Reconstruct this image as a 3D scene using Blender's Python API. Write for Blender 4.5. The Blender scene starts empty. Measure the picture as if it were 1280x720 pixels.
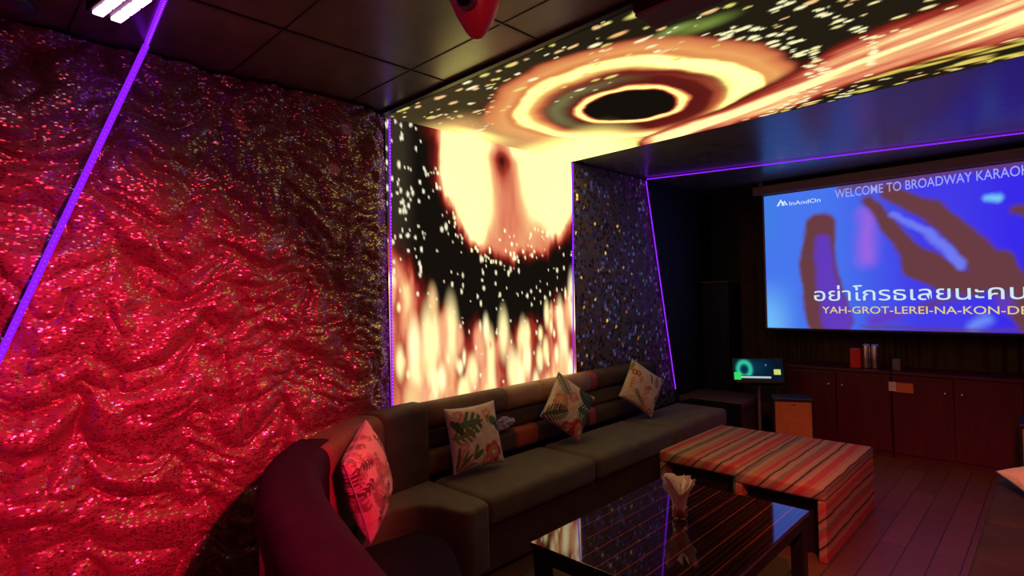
import bpy, bmesh, math, random
import numpy as np
from mathutils import Vector, Matrix
random.seed(7)
S = bpy.context.scene
COL = S.collection
PI = math.pi

# ------------------------------------------------------------------ camera model (metres; left wall is x = 0, room runs along +y)
YAW, PIT, ROL, FPX = math.radians(44.45), math.radians(.69), math.radians(-1.41), 699.0
CAM = np.array([2.88, 0.0, 1.5])
_f = np.array([-math.sin(YAW)*math.cos(PIT), math.cos(YAW)*math.cos(PIT), math.sin(PIT)])
_r = np.array([math.cos(YAW), math.sin(YAW), 0.0]); _u = np.cross(_r, _f)
_r, _u = _r*math.cos(ROL)+_u*math.sin(ROL), -_r*math.sin(ROL)+_u*math.cos(ROL)
H = 2.6          # ceiling height
YF = 6.25        # far wall
XR = 4.1         # right wall
YN = -1.6        # wall behind the camera

cd = bpy.data.cameras.new('camera'); cam = bpy.data.objects.new('camera', cd); COL.objects.link(cam)
cd.sensor_width = 36; cd.lens = 36*FPX/1280; cd.clip_start = .02
cam.matrix_world = Matrix(((_r[0], _u[0], -_f[0], CAM[0]), (_r[1], _u[1], -_f[1], CAM[1]), (_r[2], _u[2], -_f[2], CAM[2]), (0, 0, 0, 1)))
S.camera = cam
S.view_settings.view_transform = 'Standard'; S.view_settings.look = 'None'
S.view_settings.exposure = 0.0; S.view_settings.gamma = 1.0; S.view_settings.use_curve_mapping = False

# ------------------------------------------------------------------ node helpers
def new_mat(name):
    m = bpy.data.materials.new(name); m.use_nodes = True
    nt = m.node_tree; nt.nodes.clear()
    out = nt.nodes.new('ShaderNodeOutputMaterial')
    return m, nt, out
def nd(nt, kind, **kw):
    n = nt.nodes.new(kind)
    for k, v in kw.items():
        if k in n.bl_rna.properties and k not in n.inputs: setattr(n, k, v)
        else: n.inputs[k].default_value = v
    return n
def lk(nt, a, b): nt.links.new(a, b)
def mth(nt, op, a, b=None, c=None):
    n = nt.nodes.new('ShaderNodeMath'); n.operation = op
    for i, v in enumerate((a, b, c)):
        if v is None: continue
        if isinstance(v, (int, float)): n.inputs[i].default_value = v
        else: nt.links.new(v, n.inputs[i])
    return n.outputs[0]
def ramp(nt, fac, stops, interp='LINEAR'):
    n = nt.nodes.new('ShaderNodeValToRGB'); cr = n.color_ramp; cr.interpolation = interp
    while len(cr.elements) > 1: cr.elements.remove(cr.elements[-1])
    cr.elements[0].position = stops[0][0]; cr.elements[0].color = (*stops[0][1], 1)
    for p, c in stops[1:]:
        e = cr.elements.new(p); e.color = (*c, 1)
    nt.links.new(fac, n.inputs[0]); return n.outputs[0]
def mixc(nt, fac, a, b):
    n = nt.nodes.new('ShaderNodeMix'); n.data_type = 'RGBA'
    for sock, v in ((n.inputs[0], fac), (n.inputs[6], a), (n.inputs[7], b)):
        if isinstance(v, (int, float)): sock.default_value = v
        elif isinstance(v, tuple): sock.default_value = (*v, 1)
        else: nt.links.new(v, sock)
    return n.outputs[2]
def coords(nt, which='Object', scale=(1, 1, 1)):
    tc = nt.nodes.new('ShaderNodeTexCoord'); mp = nt.nodes.new('ShaderNodeMapping')
    mp.inputs['Scale'].default_value = scale
    nt.links.new(tc.outputs[which], mp.inputs[0]); return mp.outputs[0]
def surf(name, col, rough=.6, metal=0, vary=.25, scale=20, bump=.0, bscale=150, coat=0, spec=.5, sheen=0, stretch=(1, 1, 1)):
    m, nt, out = new_mat(name)
    p = nd(nt, 'ShaderNodeBsdfPrincipled'); p.inputs['Roughness'].default_value = rough; p.inputs['Metallic'].default_value = metal
    p.inputs['Specular IOR Level'].default_value = spec
    p.inputs['Coat Weight'].default_value = coat; p.inputs['Coat Roughness'].default_value = .05
    if sheen: p.inputs['Sheen Weight'].default_value = sheen
    v = coords(nt, 'Object', stretch)
    nz = nd(nt, 'ShaderNodeTexNoise'); nz.inputs['Scale'].default_value = scale; nz.inputs['Detail'].default_value = 4; lk(nt, v, nz.inputs['Vector'])
    c0 = tuple(max(0, c*(1-vary)) for c in col); c1 = tuple(min(1, c*(1+vary)) for c in col)
    lk(nt, ramp(nt, nz.outputs[0], [(.3, c0), (.7, c1)]), p.inputs['Base Color'])
    if bump:
        nb = nd(nt, 'ShaderNodeTexNoise'); nb.inputs['Scale'].default_value = bscale; nb.inputs['Detail'].default_value = 3; lk(nt, v, nb.inputs['Vector'])
        b = nd(nt, 'ShaderNodeBump'); b.inputs['Strength'].default_value = bump; b.inputs['Distance'].default_value = .01
        lk(nt, nb.outputs[0], b.inputs['Height']); lk(nt, b.outputs[0], p.inputs['Normal'])
    lk(nt, p.outputs[0], out.inputs[0]); return m
def glow(name, col, strength):
    m, nt, out = new_mat(name)
    e = nd(nt, 'ShaderNodeEmission'); e.inputs[0].default_value = (*col, 1); e.inputs[1].default_value = strength
    lk(nt, e.outputs[0], out.inputs[0]); return m

# ------------------------------------------------------------------ object helpers
def link(name, me, mat=None, parent=None, smooth=False):
    o = bpy.data.objects.new(name, me); COL.objects.link(o)
    if mat is not None:
        for mm in (mat if isinstance(mat, list) else [mat]): me.materials.append(mm)
    if smooth:
        me.polygons.foreach_set('use_smooth', [True]*len(me.polygons))
    if parent is not None:
        o.parent = parent
        o.matrix_parent_inverse = Matrix.Identity(4)
        o.location = -parent.location if parent.rotation_euler == type(parent.rotation_euler)((0, 0, 0)) else o.location
    return o
def obj(name, bm, mat=None, parent=None, smooth=False):
    me = bpy.data.meshes.new(name); bm.normal_update(); bm.to_mesh(me); bm.free()
    return link(name, me, mat, parent, smooth)
def tag(o, label, cat, group=None, kind=None):
    o['label'] = label; o['category'] = cat
    if group: o['group'] = group
    if kind: o['kind'] = kind
    return o
def thing(name, label, cat, loc=(0, 0, 0), group=None, kind=None):
    o = bpy.data.objects.new(name, None); COL.objects.link(o); o.location = loc; o.empty_display_size = .1
    return tag(o, label, cat, group, kind)
def struct(o, kind='structure'):
    o['kind'] = kind; return o
def add(bm, verts, M):
    for v in verts: v.co = M @ v.co
def box(bm, x0, x1, y0, y1, z0, z1, bev=0, seg=2, M=None):
    r = bmesh.ops.create_cube(bm, size=1); vs = r['verts']
    for v in vs: v.co = Vector(((x0+x1)/2+v.co.x*(x1-x0), (y0+y1)/2+v.co.y*(y1-y0), (z0+z1)/2+v.co.z*(z1-z0)))
    if bev:
        es = list({e for v in vs for e in v.link_edges})
        r2 = bmesh.ops.bevel(bm, geom=es, offset=bev, segments=seg, profile=.5, affect='EDGES')
        vs = list({v for f in r2['faces'] for v in f.verts} | {v for v in vs if v.is_valid})
    if M is not None:
        for v in vs:
            if v.is_valid: v.co = M @ v.co
    return vs
def B(*a, **k):
    bm = bmesh.new(); box(bm, *a, **k); return bm
def cyl(bm, p0, p1, r0, r1=None, n=16):
    r1 = r0 if r1 is None else r1
    p0, p1 = Vector(p0), Vector(p1); d = p1-p0
    q = d.to_track_quat('Z', 'Y').to_matrix().to_4x4()
    M = Matrix.Translation((p0+p1)/2) @ q
    bmesh.ops.create_cone(bm, cap_ends=True, segments=n, radius1=r0, radius2=r1, depth=d.length, matrix=M)
def lathe(bm, prof, n=24, M=None, cap=False):
    rings = []
    for r, z in prof:
        rings.append([bm.verts.new((r*math.cos(2*PI*i/n), r*math.sin(2*PI*i/n), z)) for i in range(n)])
    for a, b in zip(rings, rings[1:]):
        for i in range(n): bm.faces.new((a[i], a[(i+1) % n], b[(i+1) % n], b[i]))
    if cap: bm.faces.new(rings[0][::-1]); bm.faces.new(rings[-1])
    if M is not None:
        for ring in rings:
            for v in ring: v.co = M @ v.co
def prism(poly, z0, z1, bev=0, seg=4):
    bm = bmesh.new()
    vb = [bm.verts.new((x, y, z0)) for x, y in poly]; f = bm.faces.new(vb)
    r = bmesh.ops.extrude_face_region(bm, geom=[f])
    for v in r['geom']:
        if isinstance(v, bmesh.types.BMVert): v.co.z = z1
    bmesh.ops.recalc_face_normals(bm, faces=bm.faces)
    if bev: bmesh.ops.bevel(bm, geom=list(bm.edges), offset=bev, segments=seg, profile=.5, affect='EDGES', clamp_overlap=True)
    return bm
def sweep(path, prof, closed_ends=True):
    """prof: closed list of (n, z), n along the path's left-hand normal; path: (x, y) points"""
    bm = bmesh.new(); P = [Vector((x, y, 0)) for x, y in path]; rings = []
    for i, p in enumerate(P):
        t = (P[min(i+1, len(P)-1)]-P[max(i-1, 0)]).normalized(); n = Vector((-t.y, t.x, 0))
        rings.append([bm.verts.new(p+n*a+Vector((0, 0, z))) for a, z in prof])
    k = len(prof)
    for a, b in zip(rings, rings[1:]):
        for i in range(k): bm.faces.new((a[i], a[(i+1) % k], b[(i+1) % k], b[i]))
    if closed_ends: bm.faces.new(rings[0][::-1]); bm.faces.new(rings[-1])
    bmesh.ops.recalc_face_normals(bm, faces=bm.faces); return bm
def rprof(n0, n1, z0, z1, r, seg=4):
    out = []
    for cx, cz, a0 in ((n1-r, z1-r, 0), (n0+r, z1-r, 90), (n0+r, z0+r, 180), (n1-r, z0+r, 270)):
        for i in range(seg+1):
            a = math.radians(a0+90*i/seg); out.append((cx+r*math.cos(a), cz+r*math.sin(a)))
    return out
def smooth_path(pts, n=8):
    out = []; P = [Vector((*p, 0)) for p in pts]; P = [2*P[0]-P[1]]+P+[2*P[-1]-P[-2]]
    for i in range(1, len(P)-2):
        for k in range(n):
            t = k/n; a, b, c, d = P[i-1], P[i], P[i+1], P[i+2]
            q = .5*((2*b)+(-a+c)*t+(2*a-5*b+4*c-d)*t*t+(-a+3*b-3*c+d)*t**3); out.append((q.x, q.y))
    out.append((P[-2].x, P[-2].y)); return out

# ------------------------------------------------------------------ numpy noise
_rng = np.random.default_rng(11)
_lat = _rng.random((256, 256))
def vnoise(x, y):
    xi = np.floor(x).astype(int); yi = np.floor(y).astype(int); fx = x-xi; fy = y-yi
    fx = fx*fx*fx*(fx*(fx*6-15)+10); fy = fy*fy*fy*(fy*(fy*6-15)+10)
    g = lambda i, j: _lat[i % 256, j % 256]
    return (g(xi, yi)*(1-fx)+g(xi+1, yi)*fx)*(1-fy)+(g(xi, yi+1)*(1-fx)+g(xi+1, yi+1)*fx)*fy
def fbm(x, y, o=4):
    s = 0; a = .5
    for i in range(o): s = s+a*vnoise(x+17.3*i, y+9.1*i); x = x*2.03; y = y*2.03; a *= .5
    return s
def ridge(x, y): return 1-np.abs(2*vnoise(x, y)-1)
def sm(e0, e1, x):
    t = np.clip((x-e0)/(e1-e0), 0, 1); return t*t*(3-2*t)
def grid_mesh(name, P, uv=None, colors=None):
    """P: (n, m, 3) array of points -> quad mesh; colors: (n, m, 3) linear"""
    n, m = P.shape[:2]
    idx = np.arange(n*m).reshape(n, m)
    q = np.stack([idx[:-1, :-1], idx[1:, :-1], idx[1:, 1:], idx[:-1, 1:]], -1).reshape(-1, 4)
    me = bpy.data.meshes.new(name)
    me.vertices.add(n*m); me.vertices.foreach_set('co', P.reshape(-1).astype(np.float32))
    me.loops.add(q.size); me.loops.foreach_set('vertex_index', q.reshape(-1).astype(np.int32))
    me.polygons.add(len(q)); me.polygons.foreach_set('loop_start', (np.arange(len(q))*4).astype(np.int32))
    me.update(calc_edges=True)
    if colors is not None:
        at = me.color_attributes.new('pattern', 'FLOAT_COLOR', 'POINT')
        c = np.ones((n*m, 4), np.float32); c[:, :3] = colors.reshape(-1, 3); at.data.foreach_set('color', c.reshape(-1))
    if uv is not None:
        l = me.uv_layers.new(name='UVMap'); l.data.foreach_set('uv', uv.reshape(-1, 2)[q.reshape(-1)].reshape(-1).astype(np.float32))
    return me
def lin(r, g, b):
    f = lambda c: ((c/255+.055)/1.055)**2.4 if c > 10 else c/255/12.92
    return np.array([f(r), f(g), f(b)])

# ------------------------------------------------------------------ materials
M_floor, nt, out = new_mat('dark red wood floor')
p = nd(nt, 'ShaderNodeBsdfPrincipled'); v = coords(nt, 'Object')
br = nd(nt, 'ShaderNodeTexBrick'); br.inputs['Scale'].default_value = 1; br.inputs['Brick Width'].default_value = 1.1; br.inputs['Row Height'].default_value = .13
br.inputs['Mortar Size'].default_value = .003; br.inputs['Color1'].default_value = (.20, .085, .05, 1); br.inputs['Color2'].default_value = (.13, .055, .035, 1); br.inputs['Mortar'].default_value = (.02, .01, .01, 1)
rot = nd(nt, 'ShaderNodeMapping'); rot.inputs['Rotation'].default_value = (0, 0, PI/2); lk(nt, v, rot.inputs[0]); lk(nt, rot.outputs[0], br.inputs['Vector'])
nz = nd(nt, 'ShaderNodeTexNoise'); nz.inputs['Scale'].default_value = 3; nz.inputs['Detail'].default_value = 6
st = nd(nt, 'ShaderNodeMapping'); st.inputs['Scale'].default_value = (12, 1, 1); lk(nt, v, st.inputs[0]); lk(nt, st.outputs[0], nz.inputs['Vector'])
lk(nt, mixc(nt, mth(nt, 'MULTIPLY', nz.outputs[0], .5), br.outputs[0], (.07, .03, .02)), p.inputs['Base Color']); p.inputs['Roughness'].default_value = .46
lk(nt, p.outputs[0], out.inputs[0])

M_ceil = surf('black glossy ceiling panel', (.15, .14, .105), rough=.27, vary=.15, scale=6, spec=.9)
M_wall = surf('black painted wall', (.012, .010, .012), rough=.7, vary=.3)
M_black = surf('black plastic', (.010, .010, .012), rough=.45)
M_blackmet = surf('black metal', (.02, .02, .022), rough=.35, metal=.6)
M_silver = surf('brushed metal', (.65, .63, .62), rough=.3, metal=1)
M_sofa = surf('olive grey velvet', (.115, .095, .062), rough=.85, vary=.18, scale=9, bump=.15, bscale=300, sheen=.15)
M_sofa_shade = surf('shade tinted sofa velvet', (.020, .006, .028), rough=.9, vary=.2, scale=9, bump=.15, bscale=300, spec=.15)  # sofa velvet with shade and violet light put into its colour
M_couch = surf('charcoal couch cloth', (.045, .034, .038), rough=.9, vary=.2, scale=9, bump=.15, bscale=300, spec=.2)
M_back_brown = surf('brown upholstery', (.16, .085, .055), rough=.75, vary=.2, scale=12, bump=.1, bscale=300)
M_back_tan = surf('tan leather', (.42, .24, .135), rough=.5, vary=.12, scale=8)
M_back_dkbrown = surf('dark brown upholstery', (.085, .052, .036), rough=.75, vary=.2, scale=12, bump=.1, bscale=300)
M_back_red = surf('red leather', (.42, .075, .05), rough=.5, vary=.12, scale=8)
M_back_gloss = surf('dark glossy leather', (.07, .055, .055), rough=.28, vary=.2, scale=8)
M_wood_edge = surf('light wood board', (.42, .20, .12), rough=.55, vary=.15, scale=5, stretch=(8, 8, 1))
M_bench = surf('reddish brown upholstery', (.13, .065, .05), rough=.7, vary=.15, scale=10)
M_cab = surf('dark maroon lacquered wood', (.075, .006, .020), rough=.4, vary=.2, scale=4, stretch=(6, 6, 1))
M_orange = surf('orange brown grille cloth', (.46, .17, .06), rough=.8, vary=.12, scale=12, bump=.1, bscale=500)
M_curtain = surf('dark brown curtain', (.055, .028, .020), rough=.8, vary=.3, scale=6)
M_paper = surf('white napkin paper', (.80, .72, .62), rough=.9, vary=.06, scale=30)
M_white = surf('white card', (.6, .55, .55), rough=.6, vary=.05)
M_tag = surf('orange card', (.55, .16, .05), rough=.6, vary=.05)
M_redbox = surf('red lacquer', (.75, .03, .04), rough=.4, vary=.1)
M_laven = surf('lavender paper', (.42, .38, .60), rough=.8, vary=.15, scale=40)
M_discobody = surf('red glossy plastic', (.80, .12, .15), rough=.35, vary=.08)
M_screenmat = surf('white screen fabric', (.32, .22, .20), rough=.8, vary=.05)
M_grey = surf('grey plastic', (.16, .14, .16), rough=.5, vary=.1)
M_violet = glow('violet light strip', (.27, .01, 1.0), 1.15)
M_violet_dot = glow('violet light chip', (.50, .12, 1.0), 2.2)
M_pinklamp = glow('pink lamp cell', (1.0, .42, .82), 5)

m, nt, out = new_mat('amber glass'); M_amber = m
p = nd(nt, 'ShaderNodeBsdfPrincipled'); p.inputs['Transmission Weight'].default_value = .85; p.inputs['Roughness'].default_value = .05
nz = nd(nt, 'ShaderNodeTexNoise'); nz.inputs['Scale'].default_value = 9
lk(nt, ramp(nt, nz.outputs[0], [(.3, (.85, .35, .12)), (.7, (.95, .5, .2))]), p.inputs['Base Color']); lk(nt, p.outputs[0], out.inputs[0])

# sequin cloth: tiny mirror flakes at random tilts on a dark cloth
def sequins(name, sx, sy, tilt, rough, cover, base, flake, flake2, body=1.0):
    m, nt, out = new_mat(name)
    tc = nt.nodes.new('ShaderNodeTexCoord'); mp = nt.nodes.new('ShaderNodeMapping'); mp.inputs['Scale'].default_value = (sx, sy, 1)
    lk(nt, tc.outputs['UV'], mp.inputs[0])
    vo = nd(nt, 'ShaderNodeTexVoronoi'); vo.voronoi_dimensions = '2D'; vo.inputs['Scale'].default_value = 1; vo.inputs['Randomness'].default_value = .75; lk(nt, mp.outputs[0], vo.inputs['Vector'])
    geo = nt.nodes.new('ShaderNodeNewGeometry')
    sub = nd(nt, 'ShaderNodeVectorMath'); sub.operation = 'SUBTRACT'; lk(nt, vo.outputs['Color'], sub.inputs[0]); sub.inputs[1].default_value = (.5, .5, .5)
    sc = nd(nt, 'ShaderNodeVectorMath'); sc.operation = 'SCALE'; lk(nt, sub.outputs[0], sc.inputs[0]); sc.inputs['Scale'].default_value = tilt
    ad = nd(nt, 'ShaderNodeVectorMath'); ad.operation = 'ADD'; lk(nt, geo.outputs['Normal'], ad.inputs[0]); lk(nt, sc.outputs[0], ad.inputs[1])
    no = nd(nt, 'ShaderNodeVectorMath'); no.operation = 'NORMALIZE'; lk(nt, ad.outputs[0], no.inputs[0])
    wn = nd(nt, 'ShaderNodeTexWhiteNoise'); wn.noise_dimensions = '3D'; lk(nt, vo.outputs['Color'], wn.inputs['Vector'])
    pf = nd(nt, 'ShaderNodeBsdfPrincipled'); pf.inputs['Metallic'].default_value = 1; pf.inputs['Roughness'].default_value = rough
    lk(nt, mixc(nt, wn.outputs[0], flake, flake2), pf.inputs['Base Color']); lk(nt, no.outputs[0], pf.inputs['Normal'])
    pb = nd(nt, 'ShaderNodeBsdfPrincipled'); pb.inputs['Base Color'].default_value = (*base, 1); pb.inputs['Roughness'].default_value = .55
    mk = mth(nt, 'LESS_THAN', wn.outputs[0], cover)
    edge = mth(nt, 'LESS_THAN', vo.outputs['Distance'], .55)
    mx = nd(nt, 'ShaderNodeMixShader'); lk(nt, mth(nt, 'MULTIPLY', mth(nt, 'MULTIPLY', mk, edge), body), mx.inputs[0]); lk(nt, pb.outputs[0], mx.inputs[1]); lk(nt, pf.outputs[0], mx.inputs[2])
    lk(nt, mx.outputs[0], out.inputs[0]); return m
M_sequin = sequins('sequinned cloth', 85, 170, .46, .24, .45, (.24, .105, .10), (.80, .64, .46), (1.0, .90, .74), .62)
M_sequin_far = sequins('flaked sequin cloth', 36, 32, 1.35, .28, .5, (.15, .12, .105), (.60, .44, .26), (.90, .74, .50))

# glossy table top with fine red pin stripes running along y
M_table, nt, out = new_mat('striped lacquered top')
p = nd(nt, 'ShaderNodeBsdfPrincipled'); v = coords(nt, 'Object')
sx = nd(nt, 'ShaderNodeSeparateXYZ'); lk(nt, v, sx.inputs[0])
nz = nd(nt, 'ShaderNodeTexNoise'); nz.noise_dimensions = '1D'; nz.inputs['Scale'].default_value = 60; nz.inputs['Detail'].default_value = 2; lk(nt, sx.outputs[0], nz.inputs['W'])
fr = mth(nt, 'FRACT', mth(nt, 'MULTIPLY', sx.outputs[0], 11.0))
line = mth(nt, 'LESS_THAN', fr, .045)
fr2 = mth(nt, 'FRACT', mth(nt, 'MULTIPLY', sx.outputs[0], 37.0)); line2 = mth(nt, 'LESS_THAN', fr2, .16)
c = mixc(nt, line, mixc(nt, mth(nt, 'MULTIPLY', line2, .35), ramp(nt, nz.outputs[0], [(.35, (.012, .006, .006)), (.7, (.035, .012, .010))]), (.16, .03, .02)), (.36, .07, .035))
lk(nt, c, p.inputs['Base Color']); p.inputs['Roughness'].default_value = .06; p.inputs['Coat Weight'].default_value = 1; p.inputs['Coat Roughness'].default_value = .02
lk(nt, p.outputs[0], out.inputs[0])

# kilim stripes: bands across x that carry on down the sides
M_kilim, nt, out = new_mat('striped woven kilim')
p = nd(nt, 'ShaderNodeBsdfPrincipled'); v = coords(nt, 'Object')
sx = nd(nt, 'ShaderNodeSeparateXYZ'); lk(nt, v, sx.inputs[0])
wob = nd(nt, 'ShaderNodeTexNoise'); wob.inputs['Scale'].default_value = 5; lk(nt, v, wob.inputs['Vector'])
s = mth(nt, 'ADD', mth(nt, 'SUBTRACT', sx.outputs[0], sx.outputs[2]), mth(nt, 'MULTIPLY', wob.outputs[0], .03))
fr = mth(nt, 'FRACT', mth(nt, 'MULTIPLY', mth(nt, 'ADD', s, 5.0), 1/.46))
RED, PINK, TAN, BLK, GRY, ORG = (.46, .04, .05), (.42, .20, .13), (.42, .29, .17), (.02, .018, .015), (.20, .17, .12), (.40, .19, .08)
kst = [(0, RED), (.09, PINK), (.15, TAN), (.22, BLK), (.25, GRY), (.31, TAN), (.37, ORG), (.45, RED), (.50, PINK), (.57, BLK), (.60, TAN), (.68, GRY), (.74, RED), (.80, TAN), (.88, BLK), (.915, PINK), (.95, TAN)]
cs = ramp(nt, fr, kst, 'CONSTANT')
wv = nd(nt, 'ShaderNodeTexNoise'); wv.inputs['Scale'].default_value = 30
st = nd(nt, 'ShaderNodeMapping'); st.inputs['Scale'].default_value = (6, 1.2, 6); lk(nt, v, st.inputs[0]); lk(nt, st.outputs[0], wv.inputs['Vector'])
lk(nt, mixc(nt, mth(nt, 'MULTIPLY', wv.outputs[0], .45), cs, (.22, .12, .08)), p.inputs['Base Color']); p.inputs['Roughness'].default_value = .9
bp = nd(nt, 'ShaderNodeBump'); bp.inputs['Strength'].default_value = .3; bp.inputs['Distance'].default_value = .004
bw = nd(nt, 'ShaderNodeTexNoise'); bw.inputs['Scale'].default_value = 140; lk(nt, v, bw.inputs['Vector'])
lk(nt, bw.outputs[0], bp.inputs['Height']); lk(nt, bp.outputs[0], p.inputs['Normal']); lk(nt, p.outputs[0], out.inputs[0])

def display_mat(name, strength, cells=0):
    m, nt, out = new_mat(name)
    at = nt.nodes.new('ShaderNodeVertexColor'); at.layer_name = 'pattern'
    e = nd(nt, 'ShaderNodeEmission'); e.inputs[1].default_value = strength; col = at.outputs[0]
    lk(nt, col, e.inputs[0])
    lk(nt, e.outputs[0], out.inputs[0]); return m
def pattern_mat(name, rough):
    m, nt, out = new_mat(name)
    at = nt.nodes.new('ShaderNodeVertexColor'); at.layer_name = 'pattern'
    p = nd(nt, 'ShaderNodeBsdfPrincipled'); p.inputs['Roughness'].default_value = rough; lk(nt, at.outputs[0], p.inputs['Base Color'])
    nb = nd(nt, 'ShaderNodeTexNoise'); nb.inputs['Scale'].default_value = 25; nb.inputs['Detail'].default_value = 3; lk(nt, coords(nt, 'Object'), nb.inputs['Vector'])
    b = nd(nt, 'ShaderNodeBump'); b.inputs['Strength'].default_value = .5; b.inputs['Distance'].default_value = .02; lk(nt, nb.outputs[0], b.inputs['Height']); lk(nt, b.outputs[0], p.inputs['Normal'])
    lk(nt, p.outputs[0], out.inputs[0]); return m

# ------------------------------------------------------------------ room shell
struct(obj('floor', B(-.2, XR+.2, YN-.2, YF+.2, -.1, 0), M_floor))
struct(obj('wall_left', B(-.2, 0, YN-.2, YF+.2, 0, H), M_wall))
struct(obj('wall_far', B(0, XR, YF, YF+.2, 0, H), M_wall))
struct(obj('wall_right', B(XR, XR+.2, YN-.2, YF+.2, 0, H), M_wall))
struct(obj('wall_near', B(0, XR, YN-.2, YN, 0, H), M_wall))
struct(obj('ceiling', B(-.2, XR+.2, YN-.2, YF+.2, H, H+.1), M_ceil))
# seams between the ceiling panels and the thin black edging of the display
bm = bmesh.new()
for x in (.66, 1.29, 1.92, 2.55): box(bm, x-.006, x+.006, YN, 1.83, H-.004, H+.004)
for y in (1.60, .98, .36, -.3): box(bm, .0, XR, y-.003, y+.003, H-.003, H+.003)
struct(obj('trim_1', bm, M_black))
struct(obj('trim_2', B(0.03, XR, 1.82, 1.85, H-.02, H+.002), M_black))

# ------------------------------------------------------------------ the folded video display (wall part and ceiling part)
A0, A1 = 1.87, 3.66; AW = A1-A0
PALE, ORANGE, PINKC, DRED, BLACKC, GREY, GREEN = np.array([2.1, 1.8, .50]), lin(240, 160, 100), lin(235, 150, 125), lin(110, 30, 25), lin(22, 16, 12), lin(62, 52, 40), lin(190, 215, 110)
def mixv(c, d, w): return c*(1-w[..., None])+d*w[..., None]
def dabs(C, A, Bc, pts):
    for a, b, ra, rb, col, soft in pts:
        i = np.where((np.abs(A[:, 0]-a) < ra*1.8))[0]; j = np.where(np.abs(Bc[0]-b) < rb*1.8)[0]
        if len(i) == 0 or len(j) == 0: continue
        sl = np.ix_(i, j); d = np.sqrt(((A[sl]-a)/ra)**2+((Bc[sl]-b)/rb)**2)
        w = 1-sm(1-soft, 1+soft*.5, d); C[sl] = mixv(C[sl], col, w)
    return C
rg = np.random.default_rng(5)
# wall part
na, nb_ = 200, 230
a = np.linspace(0, AW, na); b = np.linspace(0, -2.1, nb_); A, Bz = np.meshgrid(a, b, indexing='ij')
def hotmap(h):
    xs_ = [0, .16, .34, .52, .70, .86, 1.1]; cs_ = [BLACKC, DRED*.55, lin(165, 55, 40), lin(228, 130, 96), lin(250, 185, 125), lin(255, 235, 160)*1.25, PALE]
    return np.stack([np.interp(h, xs_, [c_[k] for c_ in cs_]) for k in range(3)], -1)
def blob(a, b, ra, rb, p_=2.0): return np.exp(-(np.sqrt(((A-a)/ra)**2+((Bz-b)/rb)**2))**p_)
wx = A+.10*(fbm(A*4, Bz*4)-.5); wz = Bz+.12*(fbm(A*7+50, Bz*3)-.5)
r = np.sqrt((wx-.98)**2+((wz+.27)*.98)**2)
flame = fbm(A*7, Bz*1.8); flame2 = fbm(A*13+9, Bz*3.2+4)
rc = np.sqrt(((wx-1.10)/.76)**2+((wz+.22)/.66)**2); core = 1-sm(.82, 1.06, rc+.16*(flame2-.5))
heat = core*(.56+.35*(flame-.5)) + core*(.85*blob(.63, -.36, .26, .44, 4)+.9*blob(1.62, -.20, .42, .42, 4)+.6*blob(1.7, .02, .5, .2)) - core*.45*blob(.99, -.08, .10, .16)-core*.12*blob(1.05, -.5, .12, .3)
low = sm(.98, 1.16, r+.14*(flame2-.5))*sm(-.35, -.8, Bz)
heat = heat*(1-low)+np.clip(low*(.22+.80*np.clip(flame-.28, 0, 1)*1.2+.45*(flame2-.5)+.16*sm(-1.4, -1.9, Bz)), 0, .80)
heat = heat+.35*sm(-.14, -.02, Bz)*sm(.22, .45, A)
C = hotmap(np.clip(heat, 0, 1.1))
left = (1-sm(.08, .24, A))*sm(-1.0, -.5, Bz); C = mixv(C, GREY, left*.8)
pts = []
for i in range(130):                                                # rows of sparks in the bowl
    th = PI+rg.random()*PI; rr = rg.choice([.60, .66, .82, .86, .90, .94, 1.08])+rg.normal()*.02
    s_ = .005+.009*rg.random()**2; pts.append((.98+rr*math.cos(th), -.27+rr*math.sin(th), s_, s_*(1.2+rg.random()), lin(255, 245, 205), .5))
for i in range(55): s_ = .005+.006*rg.random(); pts.append((rg.random()**1.3*.30, -rg.random()*.95, s_, s_*2, lin(255, 248, 215), .4))
for i in range(150):                                                # soft upright bokeh drops
    aa, bb = rg.random()*AW, -1.0-rg.random()*.95
    if math.hypot(aa-.98, bb+.27) < 1.08: continue
    w_ = .014+.05*rg.random()**2; pts.append((aa, bb, w_, w_*(1.8+2.4*rg.random()), [lin(255, 235, 165)*1.3, lin(252, 205, 140), lin(250, 175, 130), lin(255, 240, 180)*1.4][rg.integers(4)], .8))
for i in range(70):
    s_ = .004+.006*rg.random(); pts.append((rg.random()*AW, -.9-rg.random()*1.0, s_, s_*2, lin(255, 245, 215), .4))
for i in range(90):
    s_ = .005+.006*rg.random(); th = PI+rg.random()*PI; rr = .62-abs(rg.normal())*.12; pts.append((.98+rr*math.cos(th), -.27+rr*math.sin(th), s_, s_*1.7, lin(255, 255, 190)*1.3, .4))
C = dabs(C, A, Bz, pts)
P3 = np.stack([np.full(A.shape, .012), A+A0, Bz+H], -1)
M_led = display_mat('video wall display', 1.0)
ledw = thing('video_wall_panel', 'tall glowing wall display of golden flames and a dark ring behind the sofa', 'video wall', (0, A0+AW/2, .5))
link('display', grid_mesh('display', P3, colors=C), M_led, ledw)
obj('backing', B(.001, .010, A0, A1, .5, H), M_black, ledw)
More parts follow.
